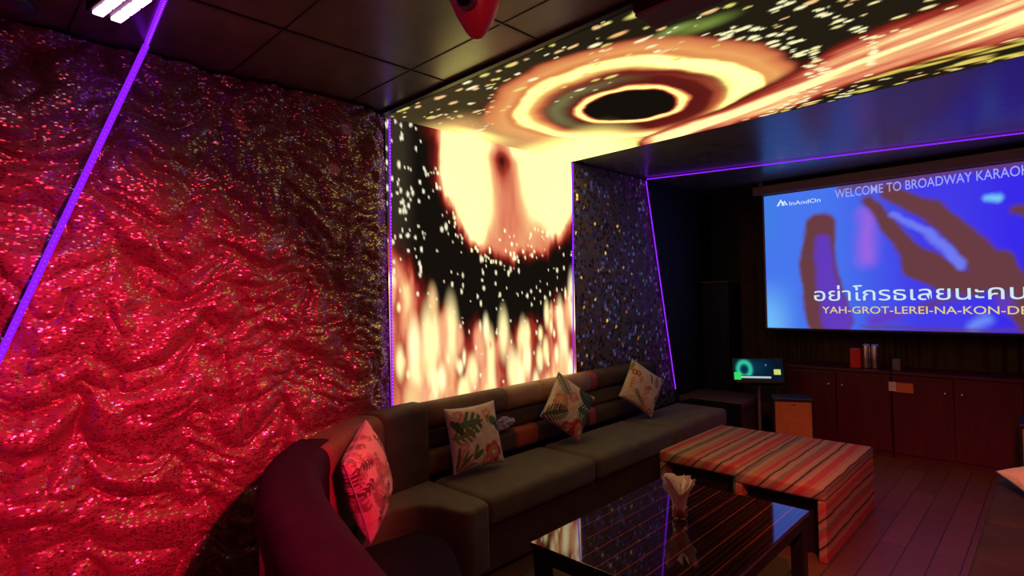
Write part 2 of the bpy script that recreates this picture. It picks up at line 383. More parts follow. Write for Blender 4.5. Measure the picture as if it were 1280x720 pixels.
# ceiling part
LX = XR
na, nb_ = 190, 420
a = np.linspace(0, AW, na); b = np.linspace(0, LX, nb_); A, Bx = np.meshgrid(a, b, indexing='ij')
wa = A+.10*(fbm(A*3, Bx*3)-.5); wb = Bx+.10*(fbm(A*3+40, Bx*3)-.5)
ra_ = np.sqrt(((wa-.97)*1.05)**2+(wb-1.09)**2)
C = np.zeros(A.shape+(3,))+lin(34, 28, 18)
C = mixv(C, lin(70, 58, 34), (1-sm(.2, .6, A))*(1-sm(.4, 1.6, Bx))*.8)
rad = np.interp(ra_, [0, .262, .292, .318, .35, .44, .50, .56, .63, .69, .73, .78, .87, .95, 1.5], [0, 0, .95, .9, .18, .20, .28, .60, .95, .95, .55, .66, .5, 0, 0])
ang = np.arctan2(wb-1.09, wa-.97); rad = np.clip(rad+.55*np.exp(-((ra_-.60)/.10)**2)*np.clip(np.cos(ang-1.35), 0, 1)**3, 0, 1)
hot = np.stack([np.interp(rad, [0, .25, .5, .75, 1], [BLACKC[k], DRED[k]*.9, lin(210, 110, 70)[k], lin(250, 185, 105)[k], PALE[k]]) for k in range(3)], -1)
inside = 1-sm(.84, .95, ra_)
C = C*(1-inside[..., None])+hot*inside[..., None]
grn = np.exp(-((ra_-.44)/.06)**2)*np.clip(np.cos(ang+2.4), 0, 1); C = mixv(C, lin(120, 125, 80), grn*.8)
gap = np.exp(-((ra_-.52)/.05)**2)*np.clip(np.cos(ang-2.3), 0, 1); C = mixv(C, DRED, gap)
# glowing spill by the fold
C = mixv(C, lin(240, 180, 110), (1-sm(.15, .5, Bx))*sm(.2, .45, A)*.8)
C = mixv(C, PALE, (1-sm(.45, .95, Bx))*sm(1.05, 1.45, A+.1*Bx))
C = mixv(C, PALE, (1-sm(.05, .2, Bx))*np.exp(-((A-.65)/.2)**2))
# comet arm running off across the ceiling
t = (Bx-1.0)/1.85; ca = 1.72-.62*np.clip(t, -.4, 3)+.05*np.sin(Bx*5); wdt = .12+.16*np.clip(t, 0, 1.3)
arm = np.exp(-((wa-ca)/wdt)**2)*sm(.5, 1.0, Bx); fl = fbm((A+.33*Bx)*14, Bx*1.3)
ah = arm*(.88+1.3*(fl-.42))+.5*arm*(1-sm(.9, 1.8, Bx)); C = mixv(C, hotmap(np.clip(ah, 0, 1.1)), sm(.06, .25, arm))
pts = [(.28, 1.75, .035, .10, GREEN*.5, 1.0), (.33, 1.85, .05, .13, lin(120, 140, 60), 1.0), (.10, 1.90, .02, .07, lin(230, 220, 120), .5), (.05, 1.72, .022, .07, lin(230, 220, 120), .5), (.14, 1.56, .015, .05, lin(250, 190, 120), .5)]
for i in range(190):
    s_ = .005+.011*rg.random()**2; pts.append((rg.random()**1.3*.62, rg.random()*2.7, s_, s_*(1.6+2*rg.random()), [lin(255, 250, 200), lin(235, 225, 120), lin(250, 200, 140)][rg.integers(3)], .4))
for k in range(170):                                                # dotted arcs round the disc
    th = rg.random()*1.7-.25; rr = [.93, .99, 1.2][rg.integers(3)]+rg.normal()*.012; s_ = .007+.008*rg.random()
    pts.append((.97+rr*math.sin(th-.35), 1.09+rr*math.cos(th-.35), s_, s_*1.7, lin(255, 250, 190), .4))
for k in range(75):
    bb = 1.4+rg.random()*2.4; s_ = .006+.010*rg.random()**2; pts.append((1.77-abs(rg.normal())*.10, bb, s_, s_*(1.7+3*rg.random()), [lin(255, 245, 170), lin(230, 215, 90), lin(250, 190, 120)][rg.integers(3)], .4))
for k in range(16): pts.append((1.50+.25*rg.random(), 2.1+rg.random()*.9, .02, .07+.06*rg.random(), lin(225, 205, 90), .7))
for k in range(80):
    bb = 1.9+rg.random()*2; s_ = .006+.008*rg.random(); pts.append((rg.random()*1.1, bb, s_, s_*2.2, lin(250, 235, 160), .4))
C = dabs(C, A, Bx, pts)
P3 = np.stack([Bx+.013, A+A0, np.full(A.shape, H-.012)], -1)
ledc = thing('video_ceiling_panel', 'glowing ceiling display of fiery rings around a black disc', 'video ceiling', (LX/2, A0+AW/2, H))
link('display', grid_mesh('display', P3[:, ::-1], colors=C[:, ::-1]), M_led, ledc)
obj('backing', B(.013, LX-.001, A0, A1, H-.010, H-.001), M_black, ledc)

# ------------------------------------------------------------------ sequinned cloths on the left wall
def strip_y(z, near):   # the slanting strips: foot and head of each
    if near: return .152+(.638-.152)*(z-1.315)/(2.6-1.315)
    return 4.80+(5.27-4.80)*(2.58-z)/(2.58-.50)
def cloth(name, y0, y1, z0, z1, res, amp, mat, label, far=False):
    ny, nz_ = int((y1-y0)/res), int((z1-z0)/res)
    y = np.linspace(y0, y1, ny); z = np.linspace(z0, z1, nz_); Y, Z = np.meshgrid(y, z, indexing='ij')
    if far:
        yr = 4.80+.47*(2.58-Z)/2.08; Y = y0+(Y-y0)/(y1-y0)*(yr-y0)
    q1, q2 = fbm(Y*1.7+3, Z*1.7)-.5, fbm(Y*1.7+31, Z*1.7+8)-.5      # domain warp, then puffs with sharp creases between them
    yy, zz = Y+.34*q1, Z+.34*q2
    bil = lambda a_, b_: np.abs(2*vnoise(a_, b_)-1)
    zs_ = zz+.10*np.abs(np.sin(yy*7.5))                               # swags
    fine = sm(.5, 1.3, Y); h = (.62-.20*fine)*bil(yy*3.6, zs_*6.0)**.8+(.30+.05*fine)*bil(yy*8.0+5, zs_*12.0+2)**.8+(.05+.12*fine)*bil(yy*13+2, zz*21)+(.02+.06*fine)*bil(yy*27, zz*44)
    taper = sm(0, .10, y1-Y); low_ = .45+.55*sm(.55, 1.0, Z+1.2*(1.1-Y).clip(0))
    X = .004+amp*h*(.25+.75*taper)*(low_ if not far else 1)
    X = .146*np.tanh(X/.146); X = np.minimum(X, .05+.10*(1-sm(1.05, 1.45, Y)*(1-sm(.85, 1.1, Z))))
    o = link(name, grid_mesh(name, np.stack([X, Y, Z], -1)[:, ::-1], uv=np.stack([Y, Z], -1)[:, ::-1]), mat, None, True)
    return tag(o, label, 'wall cloth')
cloth('sequin_cloth', -1.55, A0-.012, 0.006, H-.012, 0.0075, .150, M_sequin, 'crumpled sequinned cloth lit red across the wall behind the curved end of the sofa')
cloth('sequin_cloth', A1+.012, 4.9, .35, H-.012, .012, .02, M_sequin_far, 'flat dark cloth with gold flakes between the wall display and slanting violet strip', far=True)

# ------------------------------------------------------------------ violet light strips
def strip(name, p0, p1, label, side, r=.006, chip_gap=.02):
    p0, p1 = Vector(p0), Vector(p1)
    t = thing(name, label, 'light strip', tuple(p0), 'violet light strips edging the displays and cloths')
    bm = bmesh.new(); cyl(bm, p0, p1, r, n=8); obj('tube', bm, M_violet, t)
    bm = bmesh.new(); n = int((p1-p0).length/chip_gap); s = Vector(side)
    for i in range(n):
        c = p0.lerp(p1, (i+.5)/n)+s*r*.75
        bmesh.ops.create_icosphere(bm, subdivisions=1, radius=min(r*.55, .0034), matrix=Matrix.Translation(c))
    o = obj('light_chips', bm, M_violet_dot, t); o['kind'] = 'stuff'
    return t
strip('light_strip', (.03, 1.865, .80), (.03, 1.890, 2.575), 'upright violet light strip along the display edge beside the red-lit cloth', (1, 0, 0))
strip('light_strip', (.03, 3.595, .81), (.03, 3.655, 2.575), 'upright violet light strip between the display and the gold-flaked cloth', (1, 0, 0))
strip('light_strip', (.03, 5.265, .49), (.03, 4.80, 2.575), 'slanting violet light strip down the dark far corner of the left wall', (1, 0, 0))
strip('light_strip', (.165, -.238, .30), (.165, .610, 2.586), 'slanting violet light strip across the red sequinned cloth', (1, 0, 0), r=.012)
strip('light_strip', (.04, 4.80, 2.588), (3.4, 5.72, 2.588), 'violet light strip along the dark ceiling above the projection screen', (0, 0, -1), r=.005)
strip('light_strip', (.19, .607, 2.588), (.95, .535, 2.588), 'violet light strip on the ceiling next to the pink lamp bar', (0, 0, -1), r=.010)

# ------------------------------------------------------------------ sofa along the left wall
sofa = thing('corner_sofa', 'long curved olive grey sofa with patchwork back along the glowing wall', 'sofa', (.4, 3.0, 0))
MP = smooth_path
wing = [(.13, 1.97), (.145, 1.80), (.22, 1.56), (.40, 1.27), (.66, 1.01), (.99, .845), (1.42, .72), (2.0, .58)]
wp = MP(wing, 6)
# base
obj('base', prism([(.05, 1.95), (.67, 1.95), (.67, 4.93), (.05, 4.93)], .02, .27, .012, 2), M_back_dkbrown, sofa)
obj('corner_base', prism([(.10, 1.94), (.70, 1.94), (.78, 1.80), (.58, 1.74), (.50, 1.58), (.60, 1.32), (1.0, 1.22), (2.0, .95), (2.0, .67), (1.0, .92), (.70, 1.08), (.44, 1.33), (.25, 1.6)], .02, .28, .006, 2), M_sofa_shade, sofa)
for y0, y1 in ((1.985, 2.95), (2.96, 3.98), (3.99, 4.93)):
    obj('seat_cushion', prism([(.225, y0), (.72, y0), (.72, y1), (.225, y1)], .275, .435, .045, 5), M_sofa, sofa, True)
obj('seat_cushion', prism([(.24, 1.965), (.70, 1.965), (.775, 1.945), (.80, 1.80), (.76, 1.765), (.60, 1.745), (.51, 1.68), (.47, 1.56), (.50, 1.42), (.50, 1.34), (.40, 1.42), (.28, 1.66)], .10, .445, .035, 5), M_sofa, sofa, True)
obj('wing_seat', prism([(.50, 1.36), (.535, 1.66), (.64, 1.72), (.82, 1.66), (1.25, 1.42), (2.0, 1.18), (2.0, .68), (1.08, .91), (.75, 1.10)], .285, .33, .02, 3), M_sofa_shade, sofa, True)
# back: three padded rows along the wall, each a run of patchwork lengths
def row(name, y0, y1, n0, n1, z0, z1, mat, r=.03):
    ys = np.linspace(y0, y1, 6); bm = sweep([(0, y) for y in ys], rprof(-n1, -n0, z0, z1, r)); obj(name, bm, mat, sofa, True)
ROWT = [(1.955, 2.66, M_back_brown), (2.665, 3.02, M_back_tan), (3.025, 3.60, M_back_tan), (3.605, 3.68, M_back_red), (3.685, 4.60, M_back_dkbrown)]
for y0, y1, mm in ROWT: row('top_pad', y0, y1, .055, .205, .715, .865, mm, .055)
ROWM = [(1.955, 2.40, M_back_gloss), (2.405, 3.05, M_back_dkbrown), (3.055, 3.62, M_back_dkbrown), (3.625, 4.60, M_sofa)]
for y0, y1, mm in ROWM: row('middle_pad', y0, y1, .055, .175, .59, .713, mm, .03)
ROWL = [(1.955, 2.55, M_back_brown), (2.555, 2.72, M_back_dkbrown), (2.725, 2.95, M_back_red), (2.955, 3.55, M_back_dkbrown), (3.555, 3.64, M_back_red), (3.645, 4.60, M_back_dkbrown)]
for y0, y1, mm in ROWL: row('lower_pad', y0, y1, .055, .215, .44, .588, mm if mm is not M_back_red else M_back_red, .04)
obj('back_frame', B(.022, .05, 1.93, 4.62, .02, .80, .005), M_back_dkbrown, sofa)
# curved corner back and wing back
def arc(name, i0, i1, z0, z1, t0, t1, mat, r):
    obj(name, sweep(wp[i0:i1+1], rprof(t0, t1, z0, z1, r, 5)), mat, sofa, True)
arc('corner_pad', 0, 11, .30, .875, -.08, .10, M_sofa_shade and M_back_dkbrown, .05)
arc('corner_pad', 11, 22, .30, .87, -.10, .10, M_back_brown, .06)
arc('wing_back', 22, len(wp)-1, .02, .80, -.10, .09, M_sofa_shade, .05)
arc('wing_roll', 20, len(wp)-1, .70, .875, -.13, .095, M_sofa_shade, .07)
obj('side_board', B(.625, .68, .855, .885, .0, .72, .004), M_wood_edge, sofa)

# ------------------------------------------------------------------ floral cushions
def leafset(kind):
    g = np.random.default_rng(kind*13+3); L = []
    for i in range(11):
        L.append((g.random()*2-1, g.random()*2-1, g.random()*6.28, .25+.3*g.random(), g.integers(4)))
    return L
def paint(U, V, kind):
    base = np.zeros(U.shape+(3,))+np.array([.74, .60, .50])
    n1 = fbm(U*2+kind*7, V*2+kind*3); base = mixv(base, np.array([.78, .45, .36]), sm(.5, .65, n1)*.5)
    def leaf(c, cx, cy, an, ln, wd, col, cut=0):
        x = (U-cx)*math.cos(an)+(V-cy)*math.sin(an); y = -(U-cx)*math.sin(an)+(V-cy)*math.cos(an); t = x/ln
        w = wd*np.sqrt(np.clip(4*t*(1-t), 0, 1)); m_ = ((t > 0) & (t < 1) & (np.abs(y) < w)).astype(float)
        if cut: m_ = m_*((np.abs(y) < w*.25) | (((x-np.abs(y)*.7)*cut % 1) < .62))
        c = mixv(c, np.array(col), m_*.95); rib = m_*(np.abs(y) < .014); return mixv(c, np.array(col)*.4+.15, rib*.6)
    def flower(c, cx, cy, rr, col):
        d = np.hypot(U-cx, V-cy); a_ = np.arctan2(V-cy, U-cx); R_ = rr*(.72+.28*np.abs(np.cos(2.5*a_)))
        m_ = 1-sm(.85, 1.0, d/R_); c = mixv(c, np.array(col)*(1), m_*(.75+.25*np.cos(9*d/rr))); return mixv(c, np.array([.9, .75, .3]), (1-sm(.12, .2, d/rr)))
    GR, DG, OL, RD, PK, CO, BR = (.05, .16, .05), (.012, .045, .03), (.17, .17, .05), (.55, .03, .03), (.75, .22, .26), (.72, .22, .12), (.10, .05, .03)
    c = base
    if kind == 0:      # faint sketchy leaves
        for cx, cy, an, ln, k in leafset(5)+leafset(6)+leafset(9)+leafset(11): c = leaf(c, cx*.95, cy*.95, an, ln*1.3, .12, [BR, (.45, .28, .22), (.5, .2, .2), (.35, .22, .16)][k], 9)
    elif kind == 1:
        c = leaf(c, -.85, .40, .05, 1.05, .42, GR, 4); c = leaf(c, -.98, .05, .1, .85, .30, OL, 5); c = leaf(c, -.95, .60, -.9, .6, .12, DG)
        c = flower(c, -.62, .72, .24, PK); c = flower(c, .45, .66, .20, CO); c = leaf(c, .35, .55, -.5, .6, .16, OL, 7)
        c = leaf(c, .95, .25, 2.7, .5, .14, GR); c = leaf(c, .95, .0, 2.2, .4, .10, DG)
        c = flower(c, .48, -.60, .42, RD); c = flower(c, .25, -.82, .30, CO); c = flower(c, -.60, -.25, .18, PK)
        for k in range(6): c = leaf(c, -.95, -.95, .15+.24*k, .75, .06, [OL, CO, BR][k % 3])
        c = leaf(c, -.30, -.70, 1.2, .5, .08, OL); c = leaf(c, -.30, -.7, .6, .45, .08, GR)
    elif kind == 2:
        c = flower(c, .78, -.72, .62, RD); c = flower(c, .25, -.95, .42, RD); c = flower(c, .95, -.25, .34, (.4, .02, .02)); c = flower(c, -.55, -.10, .40, CO)
        c = leaf(c, -1.0, .95, -.75, .95, .24, (.16, .18, .15), 9); c = leaf(c, -1.05, -.95, .62, 1.15, .34, DG, 8); c = leaf(c, .10, .85, -.35, 1.0, .34, DG, 0)
        c = leaf(c, .25, .05, .05, .85, .46, (.01, .14, .07), 6); c = flower(c, -.10, .35, .26, PK)
    else:
        for cx, cy, an, ln, k in leafset(kind): c = leaf(c, cx, cy, an, ln*1.2, .13, [OL, (.45, .09, .10), BR, CO][k], 7)
        for cx, cy, an, ln, k in leafset(kind+3)[:6]: c = flower(c, cx, cy*.8-.2, .18, [PK, RD, CO, (.6, .3, .3)][k])
        c = leaf(c, .1, .85, -1.2, .6, .05, BR)
    return c
M_pil = pattern_mat('floral cotton', .85)
def pillow(center, normal, roll, size, thick, kind, label, up=(0, 0, 1), name='floral_cushion', group='floral cushions', droop=0.0):
    n = 90; u = np.linspace(-1, 1, n); U, V = np.meshgrid(u, u, indexing='ij')
    pin = 1-.075*(1-np.abs(V)**2.2)*np.abs(U)**3; pin2 = 1-.075*(1-np.abs(U)**2.2)*np.abs(V)**3
    X = U*pin*size/2; Y = V*pin2*size/2
    prof = ((1-U**2).clip(0)**.42*(1-V**2).clip(0)**.42)
    Zt = thick/2*prof*(1+.12*(fbm(U*2+kind, V*2)-.5)*2)+.003
    w = Vector(normal).normalized(); upv = Vector(up); xa = upv.cross(w).normalized(); ya = w.cross(xa)
    ca, sa = math.cos(roll), math.sin(roll); ex = xa*ca+ya*sa; ey = -xa*sa+ya*ca
    def tf(x, y, z): return np.stack([center[i]*0+x*ex[i]+y*ey[i]+z*w[i] for i in range(3)], -1)
    cf = paint(U, V, kind)
    t = thing(name, label, 'cushion', center, group)
    for nm, sg in (('front_cover', 1), ('back_cover', -1)):
        P_ = tf(X, Y, sg*Zt); cc = cf
        if sg < 0: P_ = P_[:, ::-1]; cc = cf[:, ::-1]
        o = bpy.data.objects.new(nm, grid_mesh(nm, P_, colors=cc)); COL.objects.link(o); o.data.materials.append(M_pil); o.parent = t
        o.data.polygons.foreach_set('use_smooth', [True]*len(o.data.polygons))
    # piped edge
    bm = bmesh.new(); ring = []
    k = np.linspace(-1, 1, 24)
    per = [(x, -1) for x in k]+[(1, y) for y in k[1:]]+[(x, 1) for x in k[::-1][1:]]+[(-1, y) for y in k[::-1][1:-1]]
    prev = None
    for (x, y) in per:
        px = x*(1-.075*(1-abs(y)**2.2)*abs(x)**3)*size/2; py = y*(1-.075*(1-abs(x)**2.2)*abs(y)**3)*size/2
        ring.append(ex*px+ey*py)
    q = len(ring); rad_ = .004; vv = []
    for i in range(q):
        tdir = (ring[(i+1) % q]-ring[i-1]).normalized(); s1 = w.cross(tdir).normalized()
        vv.append([bm.verts.new(ring[i]+(s1*math.cos(a_)+w*math.sin(a_))*rad_) for a_ in (0, PI/2, PI, 3*PI/2)])
    for i in range(q):
        for j in range(4): bm.faces.new((vv[i][j], vv[(i+1) % q][j], vv[(i+1) % q][(j+1) % 4], vv[i][(j+1) % 4]))
    me = bpy.data.meshes.new('piping'); bm.to_mesh(me); bm.free(); o = bpy.data.objects.new('piping', me); COL.objects.link(o); me.materials.append(M_laven); o.parent = t
    return t
pillow((.632, 1.335, .69), (.72, .66, .20), .26, .385, .17, 0, 'pale leaf-print cushion tipped on its corner in the curved end of the sofa')
pillow((.325, 2.25, .650), (.95, -.08, .24),   .0, .375, .11, 1, 'floral cushion with green leaves and a red bloom, upright below the display')
pillow((.345, 3.13, .690), (.93, -.22, .26), -.66, .36, .11, 2, 'floral cushion with bold red and dark palm leaves, leaning on the tan back pads')
pillow((.34, 4.12, .69), (.90, -.30, .25), -.62, .36, .10, 6, 'pink floral cushion tilted at the far end of the sofa near the flaked cloth')

# crumpled lavender tissue on the back pads
bm = bmesh.new(); bmesh.ops.create_icosphere(bm, subdivisions=3, radius=1)
for v in bm.verts:
    k = 1+.5*(random.random()-.5); v.co = Vector((v.co.x*.022*k+.212, v.co.y*.085*k+2.62, v.co.z*.042*k+.645))
tag(obj('crumpled_tissue', bm, M_laven), 'crumpled lavender tissue wedged in the sofa back next to the upright floral cushion', 'tissue')

# ------------------------------------------------------------------ striped ottomans
def ottoman(x0, x1, y0, y1, label):
    t = thing('striped_bench', label, 'bench', (0, 0, 0), 'striped low benches behind the table')
    obj('top_cover', B(x0, x1, y0, y1, .335, .41, .018, 3), M_kilim, t, True)
    obj('side_panel', B(x0+.002, x0+.045, y0+.004, y1-.004, .0, .336, .01), M_kilim, t)
    obj('side_panel', B(x1-.045, x1-.002, y0+.004, y1-.004, .0, .336, .01), M_kilim, t)
    obj('hollow_shade', B(x0+.046, x1-.046, y0+.10, y1-.02, .01, .334), M_black, t)  # black block stands in for the shade in the open hollow
    return t
ottoman(.885, 1.435, 3.43, 4.41, 'striped red kilim bench next to the sofa, left of the seam between the two')
ottoman(1.445, 1.945, 3.33, 4.42, 'striped red kilim bench beyond the table, showing its striped side by the open floor')

# ------------------------------------------------------------------ coffee table
tb = thing('coffee_table', 'low glossy dark table with fine red pinstripes in front of the sofa', 'table', (1.6, 2.3, 0))
TX0, TX1, TY0, TY1 = 1.20, 1.985, 1.785, 2.93
obj('table_top', B(TX0, TX1, TY0, TY1, .40, .42, .003), M_table, tb)
bm = bmesh.new()
box(bm, TX0+.01, TX1-.01, TY0+.01, TY0+.035, .345, .40); box(bm, TX0+.01, TX1-.01, TY1-.035, TY1-.01, .345, .40)
box(bm, TX0+.01, TX0+.035, TY0+.035, TY1-.035, .345, .40); box(bm, TX1-.035, TX1-.01, TY0+.035, TY1-.035, .345, .40)
obj('apron', bm, M_black, tb)
for x in (TX0+.01, TX1-.07):
    for y in (TY0+.01, TY1-.07): obj('leg', B(x, x+.06, y, y+.06, 0, .345, .004), M_black, tb)
# napkins in a glass
gl = thing('napkin_glass', 'amber glass stuffed with flaring white napkins on the dark table', 'napkin holder', (1.560, 2.445, .42))
bm = bmesh.new(); lathe(bm, [(.001, .004), (.031, .004), (.034, .01), (.037, .055), (.034, .055), (.030, .012), (.001, .010)], 24, Matrix.Translation((0, 0, .0)))
o = obj('glass', bm, M_amber, None, True); o.parent = gl
bm = bmesh.new(); n = 60; rings = []
for k, (rr, z) in enumerate(((.024, .014), (.029, .05), (.037, .09), (.052, .13), (.078, .172))):
    ring = []
    for i in range(n):
        th = 2*PI*i/n; w_ = k/4
        f4 = abs(((th/(2*PI)*4+.15) % 1)-.5)*2
        r_ = rr*(1+.10*w_*math.cos(4*th+.9)+.05*w_*math.sin(9*th)); zz = z+w_**2*(.045*(f4-.5)+.022*math.sin(3*th+1))
        ring.append(bm.verts.new((r_*math.cos(th), r_*math.sin(th), zz)))
    rings.append(ring)
for a_, b_ in zip(rings, rings[1:]):
    for i in range(n): bm.faces.new((a_[i], a_[(i+1) % n], b_[(i+1) % n], b_[i]))
bm.faces.new(rings[0][::-1])
o = obj('napkins', bm, M_paper, None, True); o.parent = gl
sol = o.modifiers.new('thickness', 'SOLIDIFY'); sol.thickness = .002
bm = bmesh.new()
for (ax, tw) in ((.6, .2), (2.4, -.3), (4.2, .4)):
    M = Matrix.Translation((.0, 0, .12)) @ Matrix.Rotation(ax, 4, 'Z') @ Matrix.Rotation(.28, 4, 'Y')
    vs = [bm.verts.new(M @ Vector((.004+.012*s*s, s*.045*(1+.6*t), t*.075))) for t in (-1, 0, 1) for s in (-1, -.5, 0, .5, 1)]
    for i in range(2):
        for j in range(4): bm.faces.new((vs[i*5+j], vs[i*5+j+1], vs[(i+1)*5+j+1], vs[(i+1)*5+j]))
o = obj('inner_napkin', bm, M_paper, None, True); o.parent = gl; sol = o.modifiers.new('thickness', 'SOLIDIFY'); sol.thickness = .0015

# ------------------------------------------------------------------ far end: bench, black box, song-selector stand, speakers, cabinet
t = thing('low_bench', 'low reddish brown bench filling the far corner past the sofa', 'bench', (.4, 5.5, 0))
obj('seat', B(.03, .69, 5.32, 5.86, .34, .42, .02, 3), M_bench, t, True); obj('base', B(.05, .67, 5.34, 5.84, 0, .34), M_back_dkbrown, t)
t = thing('black_case', 'low black case between the sofa end and the brown bench', 'case', (.45, 5.1, 0))
obj('body', B(.18, .69, 4.96, 5.30, 0, .395, .008), M_black, t); obj('lid', B(.175, .695, 4.955, 5.305, .396, .408, .003), M_blackmet, t)

st = thing('song_selector_stand', 'touch screen on a slim pole stand showing green and blue graphics', 'screen stand', (.82, 5.42, 0))
tiltM = Matrix.Translation((.815, 5.40, .735)) @ Matrix.Rotation(.48, 4, 'Z') @ Matrix.Rotation(math.radians(-22), 4, 'X')
bm = bmesh.new(); box(bm, -.225, .225, 0, .03, -.115, .115, .006, M=tiltM); obj('monitor', bm, M_black, st)
SX, SZ = 110, 56; xs = np.linspace(-.212, .212, SX); zs = np.linspace(-.10, .10, SZ); X_, Z_ = np.meshgrid(xs, zs, indexing='ij')
C = np.zeros(X_.shape+(3,))+lin(8, 22, 44); C = mixv(C, lin(14, 60, 90), np.exp(-((X_+.05)/.12)**2-((Z_-.02)/.08)**2)*.7)
arch = np.abs(np.hypot((X_+.12)/1.0, np.clip(Z_-.0, -9, 9)/1.3)-.055); C = mixv(C, lin(60, 235, 190), np.exp(-(arch/.018)**2)*(Z_ > -.06)*.75)
C = mixv(C, lin(60, 230, 110), ((X_ < -.15) & (Z_ < -.03)).astype(float)); C = mixv(C, lin(200, 220, 215), ((np.abs(X_+.02) < .13) & (np.abs(Z_+.075) < .008)).astype(float)*.9)
C = mixv(C, lin(215, 225, 110), ((np.abs(X_-.165) < .03) & (np.abs(Z_+.022) < .026)).astype(float)); C = mixv(C, lin(150, 160, 190), np.exp(-((X_-.07)/.006)**2-((Z_-.045)/.006)**2))
Pt = np.array([[list(tiltM @ Vector((x, -.002, z))) for z in zs] for x in xs])
M_disp = display_mat('small display', .9); link('touch_display', grid_mesh('touch_display', Pt, colors=C), M_disp, st)
bm = bmesh.new(); box(bm, -.20, .20, -.03, .05, -.135, -.120, .003, M=tiltM); obj('ledge', bm, M_blackmet, st)
bm = bmesh.new(); cyl(bm, (.80, 5.45, .02), (.80, 5.45, .66), .014); obj('pole', bm, M_grey, st)
bm = bmesh.new(); cyl(bm, (.80, 5.45, 0), (.80, 5.45, .02), .10, .095, 32); obj('foot', bm, M_blackmet, st)

def speaker(cx, cy, rz, w, h, d, label):
    t = thing('floor_speaker', label, 'speaker', (cx, cy, 0), 'floor speakers with orange brown fronts')
    R = Matrix.Translation((cx, cy, 0)) @ Matrix.Rotation(rz, 4, 'Z')
    bm = bmesh.new(); box(bm, -w/2-.018, w/2+.018, 0, d, 0, h+.02, .006, M=R); obj('cabinet_body', bm, M_black, t)
    bm = bmesh.new(); box(bm, -w/2, w/2, -.012, 0.002, .02, h-.01, .004, M=R); obj('front_panel', bm, M_orange, t)
    bm = bmesh.new(); box(bm, -.012, .012, -.016, -.010, h-.035, h-.015, .002, M=R); obj('badge', bm, M_silver, t)
speaker(1.20, 5.15, .42, .285, .52, .24, 'black floor speaker with orange brown front next to the touch screen stand')
speaker(2.82, 5.10, .05, .30, .52, .32, 'floor speaker with orange brown front at the right edge beyond the dark couch')

def cabinet(x0, x1, label):
    t = thing('low_cabinet', label, 'cabinet', ((x0+x1)/2, 5.98, 0), 'maroon cabinets below the screen')
    obj('body', B(x0, x1, 5.785, 6.185, .0, .725), M_cab, t); obj('top_board', B(x0, x1, 5.765, 6.19, .726, .75, .003), M_cab, t)
    xm = (x0+x1)/2
    for a_, b_, kx in ((x0+.006, xm-.004, xm-.055), (xm+.004, x1-.006, xm+.055)):
        d = obj('door', B(a_, b_, 5.765, 5.784, .05, .715, .003), M_cab, t)
        bm = bmesh.new(); bmesh.ops.create_icosphere(bm, subdivisions=2, radius=.014, matrix=Matrix.Translation((kx, 5.752, .60)))
        k = obj('knob', bm, M_silver, None, True); k.parent = d; k.location = (0, 0, 0); 
    return t
cabinet(.95, 1.80, 'dark maroon two-door cabinet beside the left floor speaker')
cb = cabinet(1.81, 2.66, 'dark maroon two-door cabinet under the right half of the screen')
bm = bmesh.new(); cyl(bm, (2.225, 5.755, .54), (2.225, 5.765, .50), .008, n=8); obj('lock', bm, M_silver, cb)
cabinet(2.67, 3.52, 'dark maroon two-door cabinet at the right, behind the other floor speaker')
tag(obj('white_card', B(1.79, 1.845, 5.755, 5.764, .585, .665), M_white), 'small white card stuck on the cabinet seam', 'card')
tag(obj('orange_card', B(1.847, 1.965, 5.755, 5.764, .58, .662), M_tag), 'small orange card stuck on the cabinet door beside a white one', 'card')
tag(obj('red_box', B(1.475, 1.56, 5.85, 5.935, .751, .93, .01), M_redbox), 'small bright red box standing on the maroon cabinet', 'box')
for x, l in ((1.600, 'silver can next to the red box on the cabinet'), (1.668, 'silver can on the cabinet, farther from the red box')):
    bm = bmesh.new(); lathe(bm, [(.001, 0), (.030, 0), (.032, .01), (.032, .20), (.026, .22), (.001, .22)], 20, Matrix.Translation((x, 5.9, .751)))
    tag(obj('silver_can', bm, M_silver, None, True), l, 'can', 'silver cans on the cabinet')
tag(obj('grey_carton', B(1.80, 1.86, 5.87, 5.93, .751, .85, .006), M_grey), 'small grey carton standing on the cabinet past the silver cans', 'carton')
# curtain over the far wall: pleated
ny_, nz_ = 500, 12; xs = np.linspace(.34, 3.95, ny_); zs = np.linspace(.04, 2.40, nz_); X_, Z_ = np.meshgrid(xs, zs, indexing='ij')
Yc = 6.235-.018*(1+np.sin(X_*52+3*np.sin(X_*7)))
o = link('pleated_curtain', grid_mesh('pleated_curtain', np.stack([X_, Yc, Z_], -1)), M_curtain, None, True)
sol = o.modifiers.new('thickness', 'SOLIDIFY'); sol.thickness = .003
tag(o, 'dark brown pleated curtain hanging on the far wall behind the screen', 'curtain')
t = thing('tower_speaker', 'tall black speaker tower in the dark far corner left of the screen', 'speaker', (.2, 6.03, 0))
obj('cabinet_body', B(.035, .33, 5.90, 6.20, 0, 1.575, .006), M_black, t); obj('front_grille', B(.055, .31, 5.885, 5.901, .1, 1.55, .004), M_grey and M_black, t)
obj('top_board', B(.03, .335, 5.88, 6.205, 1.576, 1.592, .002), M_back_brown, t)  # brown strip stands in for light catching the tower's top edge

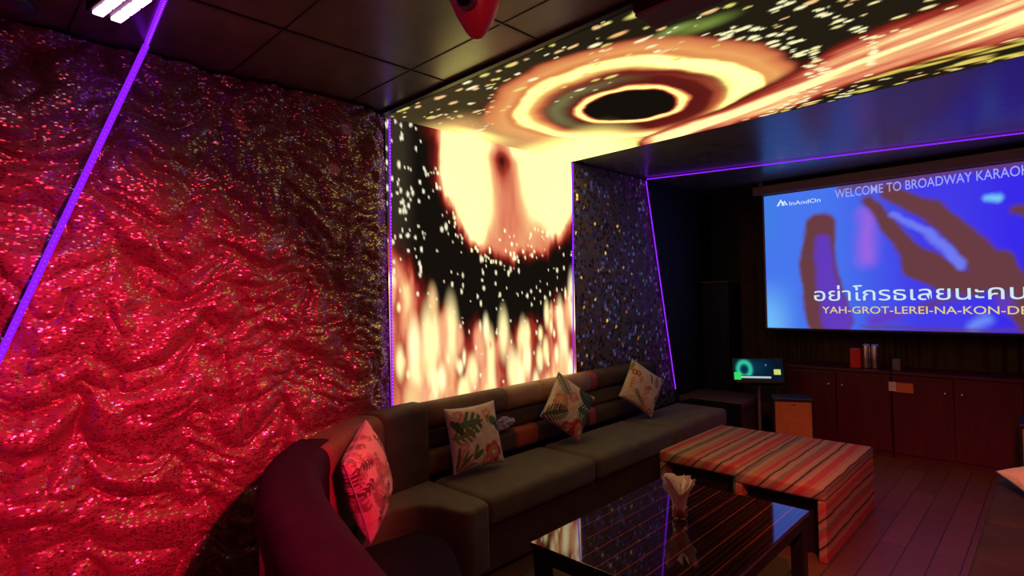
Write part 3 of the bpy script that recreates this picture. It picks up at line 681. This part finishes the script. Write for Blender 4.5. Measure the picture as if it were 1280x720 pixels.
# ------------------------------------------------------------------ projection screen
SXL, SXR, SZB, SZT = .700, 3.13, 1.095, 2.455; SY = 6.0
sc = thing('projection_screen', 'large lit projection screen with karaoke lyrics hanging at the far end', 'screen', ((SXL+SXR)/2, SY, SZB))
obj('fabric', B(SXL-.02, SXR+.02, SY, SY+.006, SZB-.01, SZT+.06), M_screenmat, sc)
obj('casing', B(SXL-.10, SXR+.10, SY-.05, SY+.05, SZT+.015, SZT+.105, .008), M_screenmat, sc)
bm = bmesh.new(); cyl(bm, (SXL-.03, SY, SZB-.02), (SXR+.03, SY, SZB-.02), .012, n=10); obj('weight_bar', bm, M_black, sc)
for x in (SXL-.02, SXR+.02): obj('bracket', B(x-.02, x+.02, SY-.03, SY+.03, SZT+.106, H), M_grey, sc)
def s2w(px, py):     # where a sight line through the photograph meets the screen's plane
    d = (px-640)/FPX*_r-(py-360)/FPX*_u+_f; t_ = (SY-CAM[1])/d[1]; q = CAM+d*t_; return q[0], q[2]
nx, nz_ = 260, 150; xs = np.linspace(SXL, SXR, nx); zs = np.linspace(SZB, SZT, nz_); X_, Z_ = np.meshgrid(xs, zs, indexing='ij')
wobx, wobz = X_+.03*(fbm(X_*6, Z_*6)-.5)*2, Z_+.03*(fbm(X_*6+20, Z_*6)-.5)*2
BL, IND, PUR, BRN, CY, MG = lin(72, 118, 238), lin(66, 58, 232), lin(98, 58, 190), lin(104, 60, 66), lin(120, 200, 250), lin(165, 100, 225)
C = np.zeros(X_.shape+(3,))+BL; C = mixv(C, IND, sm(1.15, 2.1, X_)); C = mixv(C, lin(52, 30, 235), sm(2.2, 2.7, X_)*.7)
C = mixv(C, CY, (1-sm(.70, 1.05, X_))*(1-sm(1.1, 1.7, Z_))*.8); C = mixv(C, lin(60, 130, 225), (1-sm(.7, 1.0, X_))*sm(1.7, 2.2, Z_)*.6)
def seg(C, pts, w0, w1, col, soft=.03, k=1.0):
    Q = [s2w(*p) for p in pts]; D = np.full(X_.shape, 9.0); W_ = np.zeros(X_.shape)
    for i, (p, q) in enumerate(zip(Q, Q[1:])):
        dx, dz = q[0]-p[0], q[1]-p[1]; t_ = np.clip(((wobx-p[0])*dx+(wobz-p[1])*dz)/(dx*dx+dz*dz+1e-9), 0, 1)
        d = np.hypot(wobx-p[0]-t_*dx, wobz-p[1]-t_*dz); s_ = (i+t_)/(len(Q)-1); w_ = w0+(w1-w0)*s_
        D = np.minimum(D, d-w_)
    return mixv(C, col, (1-sm(-soft, soft, D))*k)
C = seg(C, [(1083, 268), (1083, 320)], .05, .07, MG, .10, .9)
C = seg(C, [(1025, 282), (1022, 330), (1035, 400)], .13, .20, BRN, .03)
C = seg(C, [(1028, 300), (1033, 350), (1045, 400)], .055, .13, PUR, .04)
C = seg(C, [(1085, 250), (1125, 300), (1160, 340)], .05, .10, BRN)
C = seg(C, [(1150, 330), (1180, 345), (1215, 355)], .14, .10, BRN)
C = seg(C, [(1110, 240), (1165, 265), (1205, 300), (1250, 350)], .07, .12, BRN)
C = seg(C, [(1250, 330), (1275, 380), (1300, 420)], .11, .08, BRN)
C = seg(C, [(1270, 262), (1290, 262)], .03, .05, BRN)
C = seg(C, [(1115, 268), (1160, 292), (1200, 330)], .025, .045, lin(110, 120, 240), .025)
C = seg(C, [(1150, 385), (1200, 370)], .03, .03, BRN, .05, .8)
C = seg(C, [(1170, 400), (1210, 390)], .05, .05, IND, .05); C = seg(C, [(1255, 375), (1262, 385)], .05, .05, PUR, .05)
C = seg(C, [(1120, 395), (1090, 400)], .05, .05, PUR, .06); C = seg(C, [(1218, 408), (1232, 398)], .035, .035, lin(110, 140, 250), .05)
C = seg(C, [(1232, 247), (1246, 246)], .02, .03, CY, .03)
C = seg(C, [(1075, 408), (1300, 414)], .012, .012, BRN, .02, .7)
C = seg(C, [(1052, 236), (1300, 196)], .035, .055, BRN, .03, .75)
M_scr = display_mat('projected picture', 1.0)
link('picture', grid_mesh('picture', np.stack([X_, np.full(X_.shape, SY-.004), Z_], -1), colors=C), M_scr, sc)
M_txw = glow('white lettering', (.62, .80, .95), 1.0); M_txt = glow('pale lavender lettering', (.36, .36, .88), 1.0); M_txy = glow('yellow lettering', (.78, .62, .28), 1.0); M_txk = glow('dark lettering outline', (.03, .02, .06), 1.0)
def text(name, s, px0, py0, px1, hz, mat, wide_to=None, outline=None, dy=.006):
    """letters lying on the screen; (px0, py0) is the foot of the first letter, px1 where the last one ends"""
    x0, z0 = s2w(px0, py0); x1, _ = s2w(px1, py0)
    dp = bpy.context.evaluated_depsgraph_get()
    def mk(off, m_, d_, nm):
        cu = bpy.data.curves.new(nm, 'FONT'); cu.body = s; cu.size = 1; cu.extrude = .0; cu.offset = off; cu.fill_mode = 'FRONT'
        o = bpy.data.objects.new(nm, cu); COL.objects.link(o); bpy.context.view_layer.update()
        ev = o.evaluated_get(bpy.context.evaluated_depsgraph_get()); me = bpy.data.meshes.new_from_object(ev)
        bpy.data.objects.remove(o); bpy.data.curves.remove(cu); return me
    me = mk(.004, mat, dy, name); co = np.zeros(len(me.vertices)*3); me.vertices.foreach_get('co', co); co = co.reshape(-1, 3)
    lo, hi = co[:, 0].min(), co[:, 0].max(); kx = (x1-x0)/(hi-lo)
    base = 0.0; cap = hz/.73
    def place(me, d_):
        c = np.zeros(len(me.vertices)*3); me.vertices.foreach_get('co', c); c = c.reshape(-1, 3)
        w = np.stack([x0+(c[:, 0]-lo)*kx, np.full(len(c), SY-d_), z0+c[:, 1]*cap], -1); me.vertices.foreach_set('co', w.reshape(-1)); me.update()
    if outline:
        m2 = mk(.014, outline, dy, name); place(m2, dy-.0012); link(name+'_outline', m2, outline, sc)
    place(me, dy); return link(name, me, mat, sc)
text('title_lettering', 'WELCOME TO BROADWAY KARAOKE', 1044, 248, 1297, .085, M_txt)
text('lyric_lettering', 'อย่าโกรธเลยนะคนดี', 1018, 376, 1314, .125, M_txw, outline=M_txk)
text('reading_lettering', 'YAH-GROT-LEREI-NA-KON-DEE', 1028, 391.5, 1298, .068, M_txy, outline=M_txk)
text('mark_lettering', 'InAndOn', 987, 257, 1026, .042, M_txw)
bm = bmesh.new(); x0, z0 = s2w(972, 258); x1, _ = s2w(985, 258); w_ = x1-x0     # the little peaked emblem
for cx, s_ in ((.34, 1.0), (.70, .75)):
    for sg in (-1, 1):
        pts_ = [(cx, .9*s_), (cx+sg*.42*s_, 0), (cx+sg*.20*s_, 0), (cx, .5*s_)]
        bm.faces.new([bm.verts.new((x0+a_*w_, SY-.007, z0+b_*.075)) for a_, b_ in pts_])
obj('emblem', bm, M_txw, sc)

# ------------------------------------------------------------------ dark couch at the right
t = thing('dark_couch', 'dark grey couch running along the right edge, opposite the long sofa', 'sofa', (3.0, 2.9, 0))
for y0, y1 in ((1.6, 2.42), (2.43, 3.32), (3.33, 4.22)): obj('seat_cushion', prism([(2.60, y0), (3.2, y0), (3.2, y1), (2.60, y1)], .27, .42, .03, 4), M_couch, t, True)
obj('base', B(2.64, 3.38, 1.6, 4.22, .02, .269, .01), M_back_dkbrown, t)
obj('backrest', B(3.21, 3.40, 1.6, 4.22, .27, .85, .05, 4), M_couch, t, True)
pillow((2.90, 3.80, .515), (-.10, -.25, .95), .5, .42, .11, 7, 'pale floral cushion lying on the far seat of the dark couch', up=(0, 1, 0))

# ------------------------------------------------------------------ overhead: disco lamp, pink lamp bar, projector, swag
D = (1.66, 1.12)
t = thing('disco_lamp', 'pointed red disco lamp with a round lens hanging from the ceiling', 'lamp', (D[0], D[1], H))
Rm = Matrix.Translation((D[0], D[1], 0))
bm = bmesh.new(); lathe(bm, [(.002, 2.262), (.016, 2.266), (.032, 2.285), (.058, 2.33), (.078, 2.38), (.085, 2.43), (.078, 2.48), (.048, 2.515), (.002, 2.52)], 28, Rm)
obj('body', bm, M_discobody, t, True)
ldir = Vector((CAM[0]-D[0]-.55, CAM[1]-D[1]-.25, -.35)).normalized(); lc = Vector((D[0], D[1], 2.362))
bm = bmesh.new(); cyl(bm, lc+ldir*.045, lc+ldir*.088, .028, n=24); lr = obj('lens_ring', bm, M_grey, t)
bm = bmesh.new(); cyl(bm, lc+ldir*.085, lc+ldir*.090, .021, n=24); o = obj('lens', bm, M_black, None); o.parent = lr; o.location = -Vector(lr.parent.location)*0
bm = bmesh.new(); cyl(bm, (D[0], D[1], 2.515), (D[0], D[1], H), .014); obj('stem', bm, M_blackmet, t)

t = thing('lamp_bar', 'pink glowing twin lamp bar under the ceiling in the upper left', 'lamp', (.9, .45, H))
LM = Matrix.Translation((.545, .408, 2.49)) @ Matrix.Rotation(math.radians(9.5), 4, 'Z')
bm = bmesh.new(); box(bm, -.02, .78, -.055, .055, .012, .085, .006, M=LM); obj('housing', bm, M_black, t)
for y in (-.027, .027):
    bm = bmesh.new()
    for k in range(9): box(bm, .0+k*.085, .074+k*.085, y-.016, y+.016, .0, .0119, .003, M=LM)
    obj('lamp_row', bm, M_pinklamp, t)
for x in (.08, .68):
    bm = bmesh.new(); box(bm, x-.015, x+.015, -.02, .02, .085, .11, M=LM); obj('bracket', bm, M_blackmet, t)

bm = bmesh.new(); bmesh.ops.create_icosphere(bm, subdivisions=4, radius=1)
for v in bm.verts:
    q = v.co.copy(); k = 1+.16*math.sin(9*q.y+3*q.x)+.08*math.sin(17*q.x+5*q.z)
    v.co = Vector((.355+.17*q.x*k, -.06+.30*q.y, 2.53+.062*q.z*k))
tag(obj('black_swag', bm, M_black, None, True), 'bunched black cloth under the ceiling in the top left corner', 'cloth')

pj = thing('projector', 'boxy projector with grey underside hung below the ceiling display', 'projector', (2.25, 1.55, H))
obj('body', B(1.955, 2.28, 1.50, 1.63, 2.36, 2.47, .010), M_black, pj); obj('under_plate', B(1.962, 2.273, 1.507, 1.623, 2.350, 2.3599, .002), M_grey, pj)
bm = bmesh.new(); cyl(bm, (2.12, 1.565, 2.47), (2.12, 1.565, H), .02); obj('mount', bm, M_blackmet, pj)
bm = bmesh.new(); cyl(bm, (2.2, 1.63, 2.415), (2.2, 1.655, 2.415), .035, n=24); obj('lens', bm, M_grey, pj)

# ------------------------------------------------------------------ lights
def spot(name, loc, aim, power, col, ang, blend, r=.05):
    l = bpy.data.lights.new(name, 'SPOT'); l.energy = power; l.color = col; l.spot_size = math.radians(ang); l.spot_blend = blend; l.shadow_soft_size = r
    o = bpy.data.objects.new(name, l); COL.objects.link(o); o.location = loc
    o.rotation_euler = (Vector(aim)-Vector(loc)).to_track_quat('-Z', 'Y').to_euler(); return o
def area(name, loc, aim, power, col, size):
    l = bpy.data.lights.new(name, 'AREA'); l.energy = power; l.color = col; l.size = size
    o = bpy.data.objects.new(name, l); COL.objects.link(o); o.location = loc
    o.rotation_euler = (Vector(aim)-Vector(loc)).to_track_quat('-Z', 'Y').to_euler(); return o
spot('red_wall_spot', (3.5, .75, 2.45), (0, .28, .70), 900, (1, .010, .065), 48, 1.0, .06)
spot('red_floor_spot', (3.0, 1.3, 2.4), (2.3, 3.9, 0), 270, (1, .13, .13), 54, .9, .1)
l = bpy.data.lights.new('red_side_fill', 'POINT'); l.energy = 15; l.color = (1, .08, .15); l.shadow_soft_size = .08  # red fill added to brighten the disco lamp, no fixture of its own
o = bpy.data.objects.new('red_side_fill', l); COL.objects.link(o); o.location = (3.1, .55, 2.1)
DP = Vector((D[0], D[1], 2.40))
for (y, z), c in (((1.014, 2.354), (1, .15, .2)), ((1.606, 2.447), (.9, .5, .9)), ((1.527, 2.208), (1, .3, .4)), ((1.187, 1.77), (.6, .65, 1))):
    d_ = (Vector((0, y, z))-DP).normalized(); spot('disco_beam', DP+d_*.10, (0, y, z), 22, c, 3.0, .6, .004)
for (x, y), c in (((2.17, 4.48), (1, .55, .2)), ((2.33, 3.95), (1, .5, .3)), ((2.06, 4.95), (1, .6, .35))):
    d_ = (Vector((x, y, 0))-DP).normalized(); spot('disco_beam', DP+d_*.12, (x, y, 0), 26, c, 1.3, .7, .004)
w = bpy.data.worlds.new('world'); S.world = w; w.use_nodes = True
w.node_tree.nodes['Background'].inputs[0].default_value = (.02, .012, .02, 1); w.node_tree.nodes['Background'].inputs[1].default_value = .15
